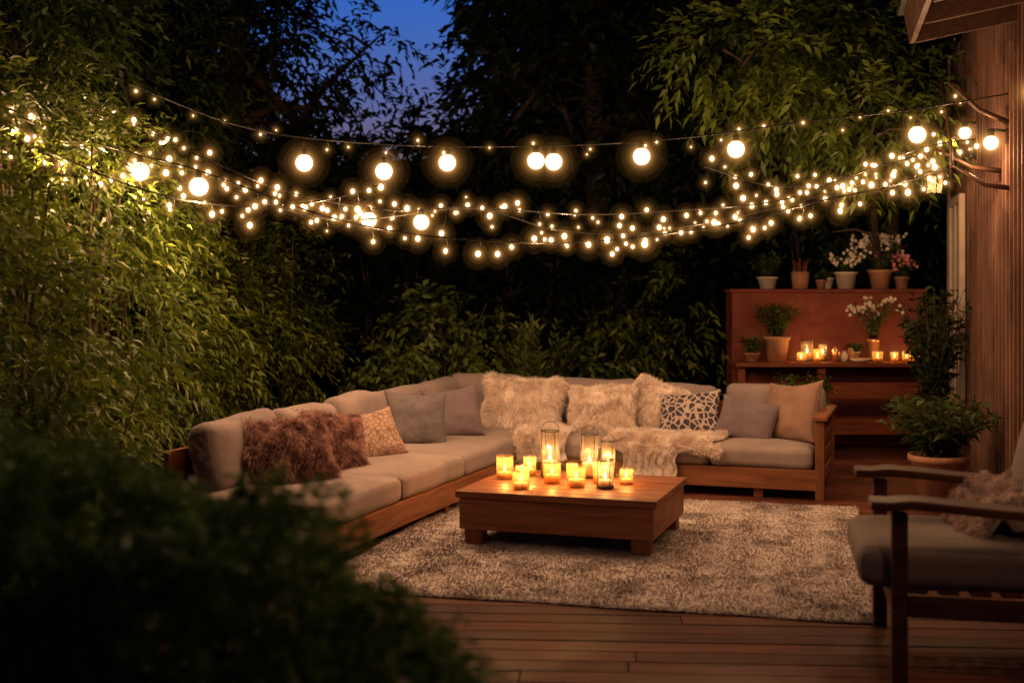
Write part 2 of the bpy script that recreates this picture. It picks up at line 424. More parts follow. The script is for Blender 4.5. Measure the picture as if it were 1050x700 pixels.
# ------------------------------------------------------------------ rug
m,nt,out=newmat('rug_wool'); b=principled(nt,out,.95,.05)
v=texco(nt); n1=noise_tex(nt,v,2.4,9,.72,.8); n2=noise_tex(nt,v,60,4,.7); 
vo=N(nt,'ShaderNodeTexVoronoi'); vo.inputs['Scale'].default_value=3.1; nt.links.new(v,vo.inputs['Vector'])
ma=N(nt,'ShaderNodeMath',operation='MULTIPLY_ADD'); ma.inputs[1].default_value=.25; nt.links.new(vo.outputs['Distance'],ma.inputs[0]); nt.links.new(n1.outputs['Fac'],ma.inputs[2])
r=ramp(nt,[(.44,(.19,.152,.15)),(.54,(.33,.272,.265)),(.66,(.53,.45,.435))]); nt.links.new(ma.outputs[0],r.inputs[0])
mx=N(nt,'ShaderNodeMix',data_type='RGBA',blend_type='MULTIPLY'); mx.inputs[0].default_value=.55
r2=ramp(nt,[(.3,(.6,.57,.55)),(.7,(1.15,1.15,1.15))]); nt.links.new(n2.outputs['Fac'],r2.inputs[0])
nt.links.new(r.outputs[0],mx.inputs[6]); nt.links.new(r2.outputs[0],mx.inputs[7]); nt.links.new(mx.outputs[2],b.inputs['Base Color'])
bump(nt,b,n2.outputs['Fac'],.6,.01); M_rug=m
RM=TR(1.66,5.50,0,-14); W,Dp=2.8,3.05; nx,ny=300,320
gx,gy=np.meshgrid(np.linspace(-W,0,nx),np.linspace(0,Dp,ny))
P=np.stack([gx.ravel(),gy.ravel(),np.zeros(nx*ny)],1)
edge=np.minimum(np.minimum(-P[:,0],P[:,0]+W),np.minimum(P[:,1],Dp-P[:,1]))
P[:,2]=.006+.018*np.clip(edge/.03,0,1)**.5*(.8+.2*cnoise(P,3))+rng.normal(size=len(P))*.0025
P[:,0]+=.006*np.sin(P[:,1]*9)+rng.normal(size=len(P))*.002; P[:,1]+=.008*np.sin(P[:,0]*7)
i=np.arange(nx*ny).reshape(ny,nx); F=np.stack([i[:-1,:-1].ravel(),i[:-1,1:].ravel(),i[1:,1:].ravel(),i[1:,:-1].ravel()],1)
rug=npmesh('area_rug',P,F,[M_rug],smooth=True); rug.matrix_world=RM
ru=fur_from('pile',P+np.array([0,0,0]),F,60000,.014,.003,M_rug,rug,0,.8)

# ------------------------------------------------------------------ sofa
SROT=-19
SM=TR(-.57,10.75,0,SROT)
sofa=empty('corner_sofa',SM)
LB,LL,DP=3.30,4.2,0.97
mb=MB()
zt=.22
mb.box(DP,LB-.05,-DP,-DP+.035,.07,zt,M_teak); mb.box(.0,LB,-.035,0,.07,.62,M_teak)
mb.box(DP-.035,DP,-LL,-DP-.002,.07,zt,M_teaky); mb.box(0,.035,-LL,-.04,.07,.62,M_teaky)
mb.box(.037,DP-.037,-LL,-LL+.035,.07,zt,M_teak)
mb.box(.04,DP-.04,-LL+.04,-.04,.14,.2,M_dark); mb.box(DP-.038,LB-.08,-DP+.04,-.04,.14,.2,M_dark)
for (x,y) in [(DP-.09,-LL+.02),(.02,-LL+.02),(DP-.09,-2.4),(DP-.09,-1.1),(1.9,-DP+.02),(LB-.5,-DP+.02),(.03,-.1)]:
    mb.box(x,x+.07,y+.02,y+.09,0,.14,M_teakz)
x0=LB-.055
mb.box(x0,x0+.065,-DP-.005,-DP+.06,0,.575,M_teakz); mb.box(x0,x0+.065,-.06,-.0,0,.575,M_teakz)
mb.box(x0-.02,x0+.085,-DP-.03,.0,.577,.61,M_teaky)
for z in (.12,.25,.38): mb.box(x0+.012,x0+.05,-DP+.062,-.062,z,z+.09,M_teaky)
mb.build('frame',bevel=.005,parent=sofa)
mb=MB(); t=.155
ys=[-DP,-2.05,-3.12,-LL]
for a in range(3): rbox(mb,(DP/2+.02,(ys[a]+ys[a+1])/2,zt+t/2),(DP-.02,ys[a]-ys[a+1]-.012,t),.05,M_seat,.022,18,seed=a,wr=.008)
rbox(mb,(DP/2+.02,-DP/2,zt+t/2),(DP-.02,DP-.012,t),.05,M_seat,.02,seed=5)
xs=[DP,1.75,2.48,x0-.01]
for a in range(3): rbox(mb,((xs[a]+xs[a+1])/2,-DP/2-.01,zt+t/2),(xs[a+1]-xs[a]-.012,DP+.01,t),.05,M_seat,.022,18,seed=8+a,wr=.008)
mb.build('seat_cushions',parent=sofa)
mb=MB()
def backc(cx,cy,w,yaw,h,seed,roll=0):
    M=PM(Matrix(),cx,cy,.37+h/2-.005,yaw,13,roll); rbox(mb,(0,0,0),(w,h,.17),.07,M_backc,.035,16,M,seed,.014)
for k,(yy,w,h) in enumerate([(-.62,.66,.42),(-1.35,.73,.40),(-2.11,.74,.42),(-2.88,.75,.40),(-3.7,.80,.41)]): backc(.17,yy,w,90,h,k,random.uniform(-3,3))
for k,(xx,w,h) in enumerate([(.42,.66,.44),(1.28,.98,.42),(2.1,.64,.40),(2.86,.78,.41)]): backc(xx,-.17,w,0,h,k+20,random.uniform(-2,2))
mb.build('back_cushions',parent=sofa)

def mat_pattern(name,ca,cb,scale,thr):
    m,nt,out=newmat(name); b=principled(nt,out,.9,.1); v=texco(nt)
    vo=N(nt,'ShaderNodeTexVoronoi',feature='DISTANCE_TO_EDGE'); vo.inputs['Scale'].default_value=scale; nt.links.new(v,vo.inputs['Vector'])
    no=noise_tex(nt,v,30,4,.6); ad=N(nt,'ShaderNodeMath',operation='MULTIPLY_ADD'); ad.inputs[1].default_value=.22
    nt.links.new(no.outputs['Fac'],ad.inputs[0]); nt.links.new(vo.outputs['Distance'],ad.inputs[2])
    r=ramp(nt,[(thr,ca),(thr+.05,cb)]); nt.links.new(ad.outputs[0],r.inputs[0]); nt.links.new(r.outputs[0],b.inputs['Base Color'])
    bump(nt,b,no.outputs['Fac'],.3,.01); return m
M_pat1=mat_pattern('pattern_navy',(.34,.275,.26),(.045,.04,.055),21,.19)
M_pat2=mat_pattern('pattern_beige',(.17,.10,.08),(.29,.195,.16),28,.18)
zs=.375
def put(lx,ly,w,h,T,yaw,lean,mat,seed,fur=0,fl=.05,roll=0,fm=None):
    pillow(PM(SM,lx,ly,zs+h/2*math.cos(R(lean))-.01,yaw,lean,roll),w,h,T,mat,seed,fur,fl,furmat=fm)
put(.42,-3.60,.54,.42,.19,50,28,M_furb,1,20000,.065,4)
put(.38,-2.98,.48,.40,.17,56,28,M_furb,2,16000,.055,-6)
put(.42,-2.44,.46,.38,.15,50,34,M_pat2,3,0,0,8)
put(.42,-1.66,.47,.43,.17,38,24,M_grey,4,0,0,-5)
put(.50,-1.12,.44,.42,.16,28,22,M_mauve,5,0,0,7)
put(.86,-.47,.66,.46,.2,8,24,M_furw,6,26000,.055,-3)
put(1.54,-.52,.54,.42,.22,-4,26,M_furw,7,22000,.05,4)
put(1.94,-.36,.48,.44,.16,-10,18,M_furw,8,14000,.05,-18)
put(2.24,-.50,.50,.40,.16,-6,28,M_pat1,9,0,0,7)
put(2.70,-.58,.46,.36,.16,-4,30,M_mauve,10,0,0,-10)
put(3.03,-.50,.50,.48,.18,-34,20,M_taupe,11,0,0,6)

def drape(name,xc,w,ya,drop,mat,seed,fur=0,thick=.012,skew=0,flen=.04):
    path=[];yf=-DP-.028
    n1=18
    for i in range(n1+1): path.append((ya+(yf+.02-ya)*i/n1,zs+.018))
    path+= [(yf-.002,zs+.004)]
    n2=12
    for i in range(1,n2+1): path.append((yf-.012-.01*math.sin(i*.6),zs-drop*i/n2))
    nu=34;V=[];F=[]
    for k,(py,pz) in enumerate(path):
        for j in range(nu+1):
            u=j/nu-.5
            ww=w*(1+.07*math.sin(k*.31+seed)+.04*math.sin(k*.7))
            e=mnoise.noise(Vector((k*.25,j*.2,seed)))
            x=xc+u*ww+skew*k/len(path)+.02*e
            fold=.014*math.sin(u*22+seed+k*.12)+.02*mnoise.noise(Vector((u*6,k*.22,seed+3)))
            if k<=n1: p=Vector((x,py+.05*mnoise.noise(Vector((u*3,seed,k*.1))),pz+abs(fold)+.004))
            else: p=Vector((x,py-abs(fold)*1.2,pz+(.02*math.sin(j*.9+seed) if k==len(path)-1 else 0)))
            V.append(SM@p)
    for k in range(len(path)-1):
        for j in range(nu):
            a=k*(nu+1)+j; F.append((a,a+nu+1,a+nu+2,a+1))
    e=empty(name); mb=MB(); mb.add(V,F,mat,True); o=mb.build('cloth',parent=e)
    so=o.modifiers.new('s','SOLIDIFY'); so.thickness=thick; so.offset=0
    if fur:
        fur_from('fur',V,F,fur,flen,.0020,mat,e,.3,.7)
    return e,V,F
drape('knit_throw_blanket',2.08,.44,-.55,.28,M_knit,3.0,12000,.014,-.05,.018)
drape('fur_throw_blanket',2.12,.86,-.60,.05,M_furw,6.0,32000,.02,.0,.045)
drape('fur_throw_blanket',1.15,.40,-.55,.16,M_furw,9.0,18000,.02,.05,.045)

# ------------------------------------------------------------------ coffee table
TM=TR(.385,7.42,.024,-18.5)
mb=MB(); w,d=.60,.48; n=8
for i in range(n):
    y0=-d+2*d*i/n; mb.box(-w,w,y0+.0015,y0+2*d/n-.0015,.275,.315,M_teak)
mb.box(-w+.02,w-.02,-d+.02,-d+.05,.09,.272,M_teak); mb.box(-w+.02,w-.02,d-.05,d-.02,.09,.272,M_teak)
mb.box(-w+.02,-w+.05,-d+.052,d-.052,.09,.272,M_teaky); mb.box(w-.05,w-.02,-d+.052,d-.052,.09,.272,M_teaky)
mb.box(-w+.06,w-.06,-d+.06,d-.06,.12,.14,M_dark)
for sx in(-1,1):
    for sy in(-1,1): mb.box(sx*(w-.1)-.055,sx*(w-.1)+.055,sy*(d-.09)-.05,sy*(d-.09)+.05,0,.12,M_teakz)
mb.build('coffee_table',TM,bevel=.006)

FCOL=(1,.52,.18)
cglow=[MB() for _ in CL]
def candle_jar(p,r,h,wh,wr=None,glass=M_amber,power=1.0,name='candle_jar',frame=False):
    e=empty(name); mb=MB(); x,y,z=p
    mb.lathe(p,[(.001,.003),(r*.96,.003),(r,.012),(r,h)],glass,28)
    rim=M_black if frame else M_glass
    mb.lathe(p,[(r*1.0,h-.004),(r*1.04,h-.001),(r*1.0,h+.003),(r-.006,h-.001),(r*1.0,h-.004)],rim,28)
    if frame:
        mb.lathe(p,[(r*1.0,.004),(r*1.06,.004),(r*1.06,.016),(r*1.01,.018)],M_black,28)
        for k in range(4):
            a=k*math.pi/2+.5; mb.tube([(x+r*1.03*math.cos(a),y+r*1.03*math.sin(a),z+.01),(x+r*1.03*math.cos(a),y+r*1.03*math.sin(a),z+h)],.0028,M_black,5)
        hp=[(x+r*math.cos(t)*1.0,y,z+h+r*1.0*math.sin(t)) for t in [i*math.pi/10 for i in range(11)]]
        mb.tube(hp,.002,M_black,5)
    wr=wr or r*.82
    mb.lathe(p,[(.001,.006),(wr,.006),(wr,wh),(wr*.9,wh+.002),(wr*.75,wh-.004),(.001,wh-.005)],M_wax,20)
    mb.tube([(x,y,z+wh-.006),(x,y+.001,z+wh+.01)],.0013,M_black,5)
    mb.lathe((x,y,z+wh+.004),[(.0004,0),(.006,.006),(.0095,.016),(.0075,.03),(.0035,.044),(.0004,.056)],M_flame,10)
    mb.build('jar',parent=e)
    for g,(rr,mt) in zip(cglow,CL): g.sphere((x,y,z+wh+.03),rr,mt,14,10)
    light('flame_light',(x,y,z+wh+.068),power,FCOL,e)
    return e
tz=.341
cl=[(-.47,.05,.052,.14,.04,0),(-.30,-.12,.042,.11,.03,0),(-.36,.22,.04,.12,.04,0),(-.22,.20,.058,.29,.10,1),(-.14,-.02,.052,.12,.05,0),(.02,.26,.055,.27,.09,1),(.04,-.12,.055,.12,.045,0),(.22,-.13,.05,.17,.05,1),(-.25,-.30,.048,.10,.035,0),(.12,.34,.045,.22,.06,1),(.14,.06,.044,.13,.05,0),(-.06,.14,.035,.10,.03,0),(.30,.08,.04,.09,.03,0)]
for lx,ly,r,h,wh,fr in cl:
    p=TM@Vector((lx,ly,0)); candle_jar((p.x,p.y,tz),r,h,wh,glass=M_glass if fr else M_amber,power=2.6,frame=bool(fr))

# ------------------------------------------------------------------ armchair
CM=TR(1.40,4.66,0,-12)
ch=empty('wooden_armchair',CM); mb=MB(); W=.92; D=.86; M_cw=M_chairw
for yy in (0,W-.06):
    mb.box(.05,.11,yy,yy+.06,0,.66,M_cw); mb.box(D-.1,D-.04,yy,yy+.06,0,.66,M_cw)
    n=12;V=[];F=[]
    for i in range(n+1):
        t=i/n; x=-.03+t*(D+.02); wd=.055+.028*math.sin(min(1,(1-t)*1.2)*math.pi*.6); z=.685+.018*math.cos(t*4)-(.012 if t<.1 else 0)
        for s2 in((-1,-1),(1,-1),(1,1),(-1,1)): V.append((x,yy+.03+s2[0]*wd,z+s2[1]*.017))
    for i in range(n):
        for k in range(4): F.append((i*4+k,i*4+(k+1)%4,(i+1)*4+(k+1)%4,(i+1)*4+k))
    F.append((3,2,1,0)); F.append((n*4,n*4+1,n*4+2,n*4+3)); mb.add(V,F,M_cw)
    mb.box(.112,D-.102,yy+.012,yy+.048,.26,.34,M_cw)
mb.box(.06,.1,.062,W-.062,.25,.34,M_cw); mb.box(D-.09,D-.05,.062,W-.062,.25,.34,M_cw)
for k in range(6): mb.box(.11+k*.115,.19+k*.115,.05,W-.05,.343,.36,M_cw)
Mb=Matrix.Translation((D-.08,0,.36))@Matrix.Rotation(R(14),4,'Y')
mb.box(0,.04,.005,.055,0,.56,M_cw,Mb); mb.box(0,.04,W-.055,W-.005,0,.56,M_cw,Mb); mb.box(-.005,.04,.057,W-.057,.5,.56,M_cw,Mb)
for k in range(7): mb.box(.008,.03,.12+k*.105,.165+k*.105,.0,.498,M_cw,Mb)
mb.build('frame',bevel=.008,parent=ch)
mb=MB(); rbox(mb,(.35,W/2,.43),(.84,W-.13,.15),.055,M_chairc,.02,seed=31); 
Mc=Matrix.Translation((D-.16,W/2,.74))@Matrix.Rotation(R(14),4,'Y'); rbox(mb,(0,0,0),(.14,W-.16,.5),.06,M_chairc,.02,12,Mc,33)
mb.build('cushions',parent=ch)
M_blush=mat_fabric('blush_fleece',(.50,.35,.29),(.72,.56,.48),60,.95,14,.5,.3)
nu,nv=40,30; V=[];F=[]
for i in range(nu+1):
    for j in range(nv+1):
        u=i/nu; v_=j/nv
        x=.33+.45*u+.05*mnoise.noise(Vector((u*3,v_*3,1)))
        yv=.26+.62*v_+.04*mnoise.noise(Vector((u*4,v_*3,5)))
        z=.55+.10*math.sin(u*2.6)+.20*max(0,u-.35)+.085*mnoise.noise(Vector((u*4.2,v_*5,9)))+.045*mnoise.noise(Vector((u*9,v_*10,3)))
        ed=min(u,1-u,v_,1-v_); z-=max(0,.10-ed)*.8
        V.append(CM@Vector((x,yv,z)))
for i in range(nu):
    for j in range(nv):
        a=i*(nv+1)+j; F.append((a,a+nv+1,a+nv+2,a+1))
e=empty('fleece_blanket'); mb=MB(); mb.add(V,F,M_blush,True); o=mb.build('cloth',parent=e); so=o.modifiers.new('s','SOLIDIFY'); so.thickness=.02
fur_from('pile',V,F,26000,.02,.002,M_blush,e,.1,.8)

# ------------------------------------------------------------------ house
HM=TR(4.32,12.0,0,-14); ho=empty('wooden_house',HM); mb=MB()
mb.box(.03,4,-12,0,-.14,3.9,M_siding)
yy=-.14
while yy>-12:
    mb.box(.004,.03,yy-.168,yy-.002,-.1,3.8,M_siding); mb.box(-.02,.004,yy-.014,yy+.014,-.1,3.8,M_siding)
    yy-=.17
mb.box(-.035,.06,-.12,.03,-.14,3.8,M_trim)
mb.build('walls',bevel=.003,parent=ho)
mb=MB()
def window(y0,y1,z0,z1):
    mb.box(-.045,-.022,y0,y1,z0,z1,M_wglass)
    t=.07
    mb.box(-.07,-.02,y0-t,y0,z0-t,z1+t,M_trim); mb.box(-.07,-.02,y1,y1+t,z0-t,z1+t,M_trim)
    mb.box(-.07,-.02,y0,y1,z1,z1+t,M_trim); mb.box(-.085,-.02,y0-.02,y1+.02,z0-t,z0,M_trim)
    mb.box(-.062,-.046,(y0+y1)/2-.015,(y0+y1)/2+.015,z0,z1,M_trim)
window(-1.3,-.55,.55,2.3); window(-6.6,-5.8,.9,2.2)
mb.build('windows',bevel=.003,parent=ho)
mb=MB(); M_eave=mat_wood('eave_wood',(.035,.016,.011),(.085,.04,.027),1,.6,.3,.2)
Mr=Matrix.Translation((0,0,3.40))@Matrix.Rotation(R(-10),4,'Y'); ye=-4.2
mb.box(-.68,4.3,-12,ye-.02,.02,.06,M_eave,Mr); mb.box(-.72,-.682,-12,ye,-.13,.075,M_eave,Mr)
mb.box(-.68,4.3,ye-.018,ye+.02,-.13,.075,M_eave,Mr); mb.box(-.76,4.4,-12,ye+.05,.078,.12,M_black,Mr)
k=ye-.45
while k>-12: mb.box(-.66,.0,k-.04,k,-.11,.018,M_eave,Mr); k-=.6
mb.build('roof_eave',bevel=.004,parent=ho)

WARM=(1,.56,.265)
def wall_lantern(local,h=.26):
    p=HM@Vector(local); e=empty('wall_lantern'); mb=MB()
    a=HM@Vector((-.02,local[1],local[2]+.22))
    mb.tube([a,(a+p)/2+Vector((0,0,.22)),p+Vector((0,0,.22)),p+Vector((0,0,.14))],.012,M_black,8)
    mb.lathe((a.x,a.y,a.z),[(.001,-.07),(.05,-.07),(.05,.07),(.001,.07)],M_black,12)
    mb.lathe(p,[(.001,.15),(.03,.14),(.11,.07),(.115,.06),(.1,.06)],M_black,16)
    mb.lathe(p,[(.085,.06),(.06,-.14),(.001,-.15)],M_glass,16); mb.lathe(p,[(.065,-.135),(.065,-.155),(.001,-.16)],M_black,16)
    for k in range(4):
        a=k*math.pi/2; mb.tube([p+Vector((.087*math.cos(a),.087*math.sin(a),.06)),p+Vector((.062*math.cos(a),.062*math.sin(a),-.14))],.005,M_black,5)
    mb.sphere(p+Vector((0,0,-.02)),.028,M_globe,12,8)
    mb.build('lamp_body',parent=e); light('lamp_light',p+Vector((0,0,-.07)),8,WARM,e)
wall_lantern((-.34,-2.0,2.46))

# ------------------------------------------------------------------ string lights
def catmull(pts,n=12):
    P=[Vector(p) for p in pts]; P=[P[0]*2-P[1]]+P+[P[-1]*2-P[-2]]; out=[]
    for i in range(1,len(P)-2):
        for k in range(n):
            t=k/n; a,b,c,d=P[i-1:i+3]
            out.append(.5*((2*b)+(c-a)*t+(2*a-5*b+4*c-d)*t*t+(3*b-a-3*c+d)*t**3))
    out.append(P[-2]); return out
gl=[MB() for _ in GL]; fl=[MB() for _ in FL]
SL=empty('string_lights')
def strand(pts,globes=(),nf=0,droop=.1,fr=(.008,.019),nl=0,pw=2.0,gp=23.0):
    e=SL; c=catmull(pts); mb=MB(); mb.tube(c,.0055,M_black,6)
    for gx,hang in globes:
        q=min(c,key=lambda v:abs(v.x-gx)); 
        q=Vector((gx,q.y,q.z)); ctr=q-Vector((0,0,hang+.065))
        mb.tube([q,q-Vector((0,0,hang-.03))],.004,M_black,5)
        mb.lathe((q.x,q.y,q.z-hang-.012),[(.001,.045),(.018,.04),(.022,0),(.02,-.01)],M_black,12)
        mb.sphere(ctr,.056,M_globe,20,14)
        for g,(r,mt) in zip(gl,GL): g.sphere(ctr,r,mt,20,14)
        light('bulb_light',ctr-Vector((0,0,.095)),gp,WARM,e)
    n=len(c)
    for k in range(nf):
        t=(k+random.uniform(0,1))/nf*(n-1); i=int(t); i=min(i,n-2); q=c[i].lerp(c[i+1],t-i)
        b=q+Vector((random.uniform(-.04,.04),random.uniform(-.12,.12),random.uniform(-droop,droop*.5)))
        mb.tube([q,(q+b)/2+Vector((.01,0,-.008)),b+Vector((0,0,.012))],.0022,M_black,4)
        r=random.uniform(*fr)*random.choice((.7,1,1)); mb.sphere(b,r,M_fairy,8,6,1.2)
        for g,(kk,mt) in zip(fl,FL): g.sphere(b,kk*(.4*.014+.6*r),mt,12,8)
    for k in range(nl):
        t=(k+.5)/nl*(n-1); q=c[int(t)]
        light('bulb_light',q-Vector((0,.0,.11)),pw*4.0,WARM,e)
    mb.build('strand',parent=e)
strand([(-2.5,7.5,2.85),(-1.72,7.8,2.56),(-.81,7.9,2.46),(.22,7.9,2.45),(1.09,7.9,2.50),(1.93,7.9,2.61),(2.63,8.0,2.70),(3.42,8.3,2.86)],
  [(-1.34,.10),(-.83,.11),(-.42,.04),(.155,.03),(.27,.04),(.84,.03),(1.45,.05),(2.66,.10)],nf=30,droop=.08,fr=(.005,.009))
strand([(-2.45,4.6,2.75),(-2.75,5.9,2.52),(-2.95,7.1,2.56),(-2.72,7.2,2.46),(-2.2,7.2,2.31),(-1.85,7.2,2.22),(-1.15,7.4,1.97),(-.56,7.4,1.85),(.21,7.4,1.80),(.8,7.4,1.84),(1.39,7.4,1.93),(1.92,7.6,2.07),(2.5,7.9,2.2),(2.98,8.25,2.34)],  # nearest left end runs on out of frame, added to light the bush
  [(-2.53,.03),(-2.2,.03),(-1.85,.03)],nf=92,droop=.09,nl=9,pw=2.5)
strand([(-3.0,8.4,2.85),(-2.58,8.6,2.64),(-2.13,8.6,2.43),(-1.55,8.6,2.2),(-.86,8.6,2.08),(-.31,8.6,2.1),(.52,8.6,2.05),(1.2,8.6,2.08),(1.89,8.6,2.15),(2.44,8.6,2.34),(2.98,8.6,2.5)],
  [(-1.01,.02),(-.64,.02)],nf=76,droop=.11,nl=6,pw=2.5)
strand([(-3.1,7.9,2.5),(-2.5,8.0,2.35),(-1.9,8.2,2.18),(-1.2,8.4,2.0),(-.3,9.0,2.12),(.3,9.2,1.98),(.86,9.4,1.95),(1.47,9.4,2.03),(2.07,9.4,2.16),(2.67,9.4,2.33),(3.3,9.5,2.45)],
  [],nf=58,droop=.18,nl=5,pw=2.5)
strand([(1.4,8.9,2.42),(1.9,8.9,2.28),(2.4,8.9,2.32),(3.0,9.0,2.56),(3.5,9.2,2.66)],[],nf=36,droop=.16,nl=2,pw=2)
strand([(-3.0,7.0,2.45),(-2.6,7.0,2.28),(-2.15,7.1,2.10),(-1.7,7.3,2.02),(-1.2,7.5,2.06),(-.8,7.8,2.2)],[],nf=30,droop=.14,nl=3,pw=4)
e=empty('light_bracket'); mb=MB()
for (a,b) in [((3.42,8.25,2.2),(2.98,8.25,2.36)),((3.5,8.6,2.35),(2.98,8.6,2.52)),((3.40,8.3,2.65),(3.0,8.4,2.95))]:
    a=Vector(a);b=Vector(b); mb.tube([a,(a+b)/2+Vector((0,0,-.05)),b],[.02,.016,.01],M_dark,8)
mb.tube([(2.98,8.25,2.2),(2.98,8.28,2.5),(2.96,8.4,2.96)],.012,M_dark,8)
mb.build('bracket_arms',parent=e)
def wallbulb(local,pw=8):
    p=HM@Vector(local); e=empty('wall_bulb'); mb=MB(); a=HM@Vector((-.02,local[1],local[2]+.08))
    mb.tube([a,p+Vector((0,0,.09))],.01,M_black,8); mb.lathe(p,[(.001,.1),(.022,.095),(.024,.05),(.02,.045)],M_black,12)
    mb.sphere(p,.05,M_globe,18,12); mb.build('bulb',parent=e)
    for g,(r,mt) in zip(gl,GL[:5]): g.sphere(p,r,mt,18,12)
    q=HM@Vector((local[0]-.09,local[1],local[2]-.09)); light('bulb_light',q,pw,WARM,e)
wallbulb((-.11,-2.15,2.80)); wallbulb((-.12,-3.75,2.53),16); wallbulb((-.12,-5.5,2.60),18); wallbulb((-.12,-7.3,2.60),18); wallbulb((-.12,-9.4,2.60),28)  # last three are added out of frame to light chair, deck and bush
for i,g in enumerate(gl+fl): g.build('bulb_glow_%d'%i,parent=SL)

# ------------------------------------------------------------------ console with pots
CX=.12
mb=MB(); x0,x1=2.02+CX,3.9+CX; yf=11.5
for k in range(3): mb.box(x0-.03,x1+.03,yf-.02+k*.15,yf+.127+k*.15,.80,.84,M_redw)
for (a,b) in ((.50,.65),(.16,.31)):
    mb.box(x0+.0,x1,yf+.01,yf+.04,a,b,M_redw)
for xx in (x0,2.9,x1-.07): mb.box(xx,xx+.07,yf+.042,yf+.11,-.0,.798,M_redw); mb.box(xx,xx+.07,yf+.33,yf+.4,0,.798,M_redw)
mb.box(x0+.01,x1-.01,yf+.12,yf+.4,.27,.3,M_redw)
mb.build('console_table',bevel=.004)
mb=MB(); mb.box(2.04+CX,3.92+CX,yf+.46,yf+.80,0,1.50,M_redp); mb.box(2.02+CX,3.94+CX,yf+.44,yf+.82,1.502,1.535,M_redp)
mb.build('red_garden_wall',bevel=.006)
zt1=.841; zt2=1.536
def potp(name,c,r,h,mat,kind='bush',fh=.25,fr=.16,lm=L_pot,flowers=0,n=160,ll=.05,lw=.02,pm=M_petal):
    e=empty(name); mb=MB()
    if c[1]>11.4: c=(c[0]+CX,c[1],c[2])
    mb.lathe(c,[(.001,.002),(r*.72,.002),(r*.95,h*.86),(r*1.06,h*.87),(r*1.06,h),(r*.95,h),(r*.93,h*.9),(.001,h*.9)],mat,26)
    mb.lathe((c[0],c[1],c[2]+h*.905),[(r*.92,0),(.001,.004)],M_soil,20)
    P=[];D=[]
    base=Vector((c[0],c[1],c[2]+h*.9))
    for k in range(n//8):
        a=random.random()*6.283; lean=random.random()**.6*fr; tip=base+Vector((math.cos(a)*lean,math.sin(a)*lean,fh*random.uniform(.55,1)))
        mid=(base+tip)/2+Vector((-math.cos(a)*lean*.2,-math.sin(a)*lean*.2,fh*.06))
        s0=base+Vector((math.cos(a),math.sin(a),0))*r*.4
        mb.tube([s0,mid,tip],[.004,.003,.002],M_bark,4)
        for j in range(8):
            t=.2+.8*j/7; p=(s0*(1-t)**2+mid*2*t*(1-t)+tip*t*t); P.append(p); D.append((random.gauss(0,1),random.gauss(0,1),random.gauss(.4,.6)))
        if k<flowers:
            for q in range(5):
                cc=tip+Vector((random.gauss(0,.03),random.gauss(0,.03),random.gauss(0,.025)))
                for a2 in range(5):
                    an=a2*1.2566+q; dx,dy=math.cos(an)*.013,math.sin(an)*.013
                    mb.add([cc,cc+Vector((dx-dy*.5,-.004,dy+dx*.5)),cc+Vector((dx*1.35,-.007,dy*1.35)),cc+Vector((dx+dy*.5,-.004,dy-dx*.5))],[(0,1,2,3)],pm)
    mb.build('pot',parent=e)
    P=np.array([tuple(p) for p in P]);D=np.array(D); s=.7+.6*rng.random(len(P))
    leaf_mesh('leaves',P,D,ll*s,lw*s,lm,e)
yt=yf+.62
potp('potted_plant',(2.42,yt,zt2),.10,.12,M_white,fh=.24,fr=.2,n=400)
potp('flower_pot',(3.2,yt,zt2),.11,.17,M_white,fh=.18,fr=.18,n=240,flowers=14)
potp('flower_pot',(3.53,yt-.03,zt2),.115,.19,M_terra,fh=.36,fr=.28,n=460,flowers=34)
potp('succulent_pot',(3.02,yt+.05,zt2),.07,.11,M_white,fh=.08,fr=.09,n=240,ll=.05,lw=.022)
potp('succulent_pot',(2.95,yt+.0,zt2),.05,.09,M_terra,fh=.06,fr=.09,n=160,ll=.045,lw=.02)
potp('flower_pot',(3.76,yt+.02,zt2),.075,.12,M_terra,fh=.2,fr=.17,n=300,flowers=12,pm=M_pink)
potp('potted_plant',(2.18,yf+.2,zt1),.08,.08,M_terra,fh=.16,fr=.13,n=300)
potp('potted_plant',(2.43,yf+.25,zt1),.125,.24,M_terra,fh=.34,fr=.22,n=900,ll=.06,lw=.014)
potp('flower_vase',(3.35,yf+.22,zt1),.065,.22,M_copper,fh=.42,fr=.24,n=300,flowers=12)
potp('potted_plant',(3.80,yf+.2,zt1),.07,.12,M_terra,fh=.3,fr=.2,n=420)
potp('succulent_pot',(3.20,yf+.3,zt1),.05,.09,M_white,fh=.08,fr=.08,n=200,ll=.045,lw=.02)
mb=MB(); c=(2.74+CX,yt-.02,zt2); mb.lathe(c,[(.001,.002),(.075,.002),(.09,.17),(.082,.17),(.07,.02),(.001,.02)],M_terra,24)
for k in range(7):
    a=k*.9; mb.tube([(c[0]+.04*math.cos(a),c[1]+.04*math.sin(a),c[2]+.02),(c[0]+.07*math.cos(a),c[1]+.05*math.sin(a),c[2]+.28+.03*math.sin(k*3))],.008,M_teakz,6)
mb.build('tool_pot')
for (x,r,h,wh,yo) in [(2.70,.055,.20,.08,.15),(2.78,.04,.12,.04,.07),(2.62,.035,.09,.03,.06),(3.34,.05,.10,.04,.04),(3.52,.035,.09,.035,.1),(3.62,.04,.1,.04,.06),(2.86,.04,.17,.07,.2),(3.70,.03,.08,.03,.04)]:
    candle_jar((x+CX,yf+yo,zt1),r,h,wh,glass=M_amber if h<.15 else M_glass,power=1.0,frame=h>.15)
mb=MB()
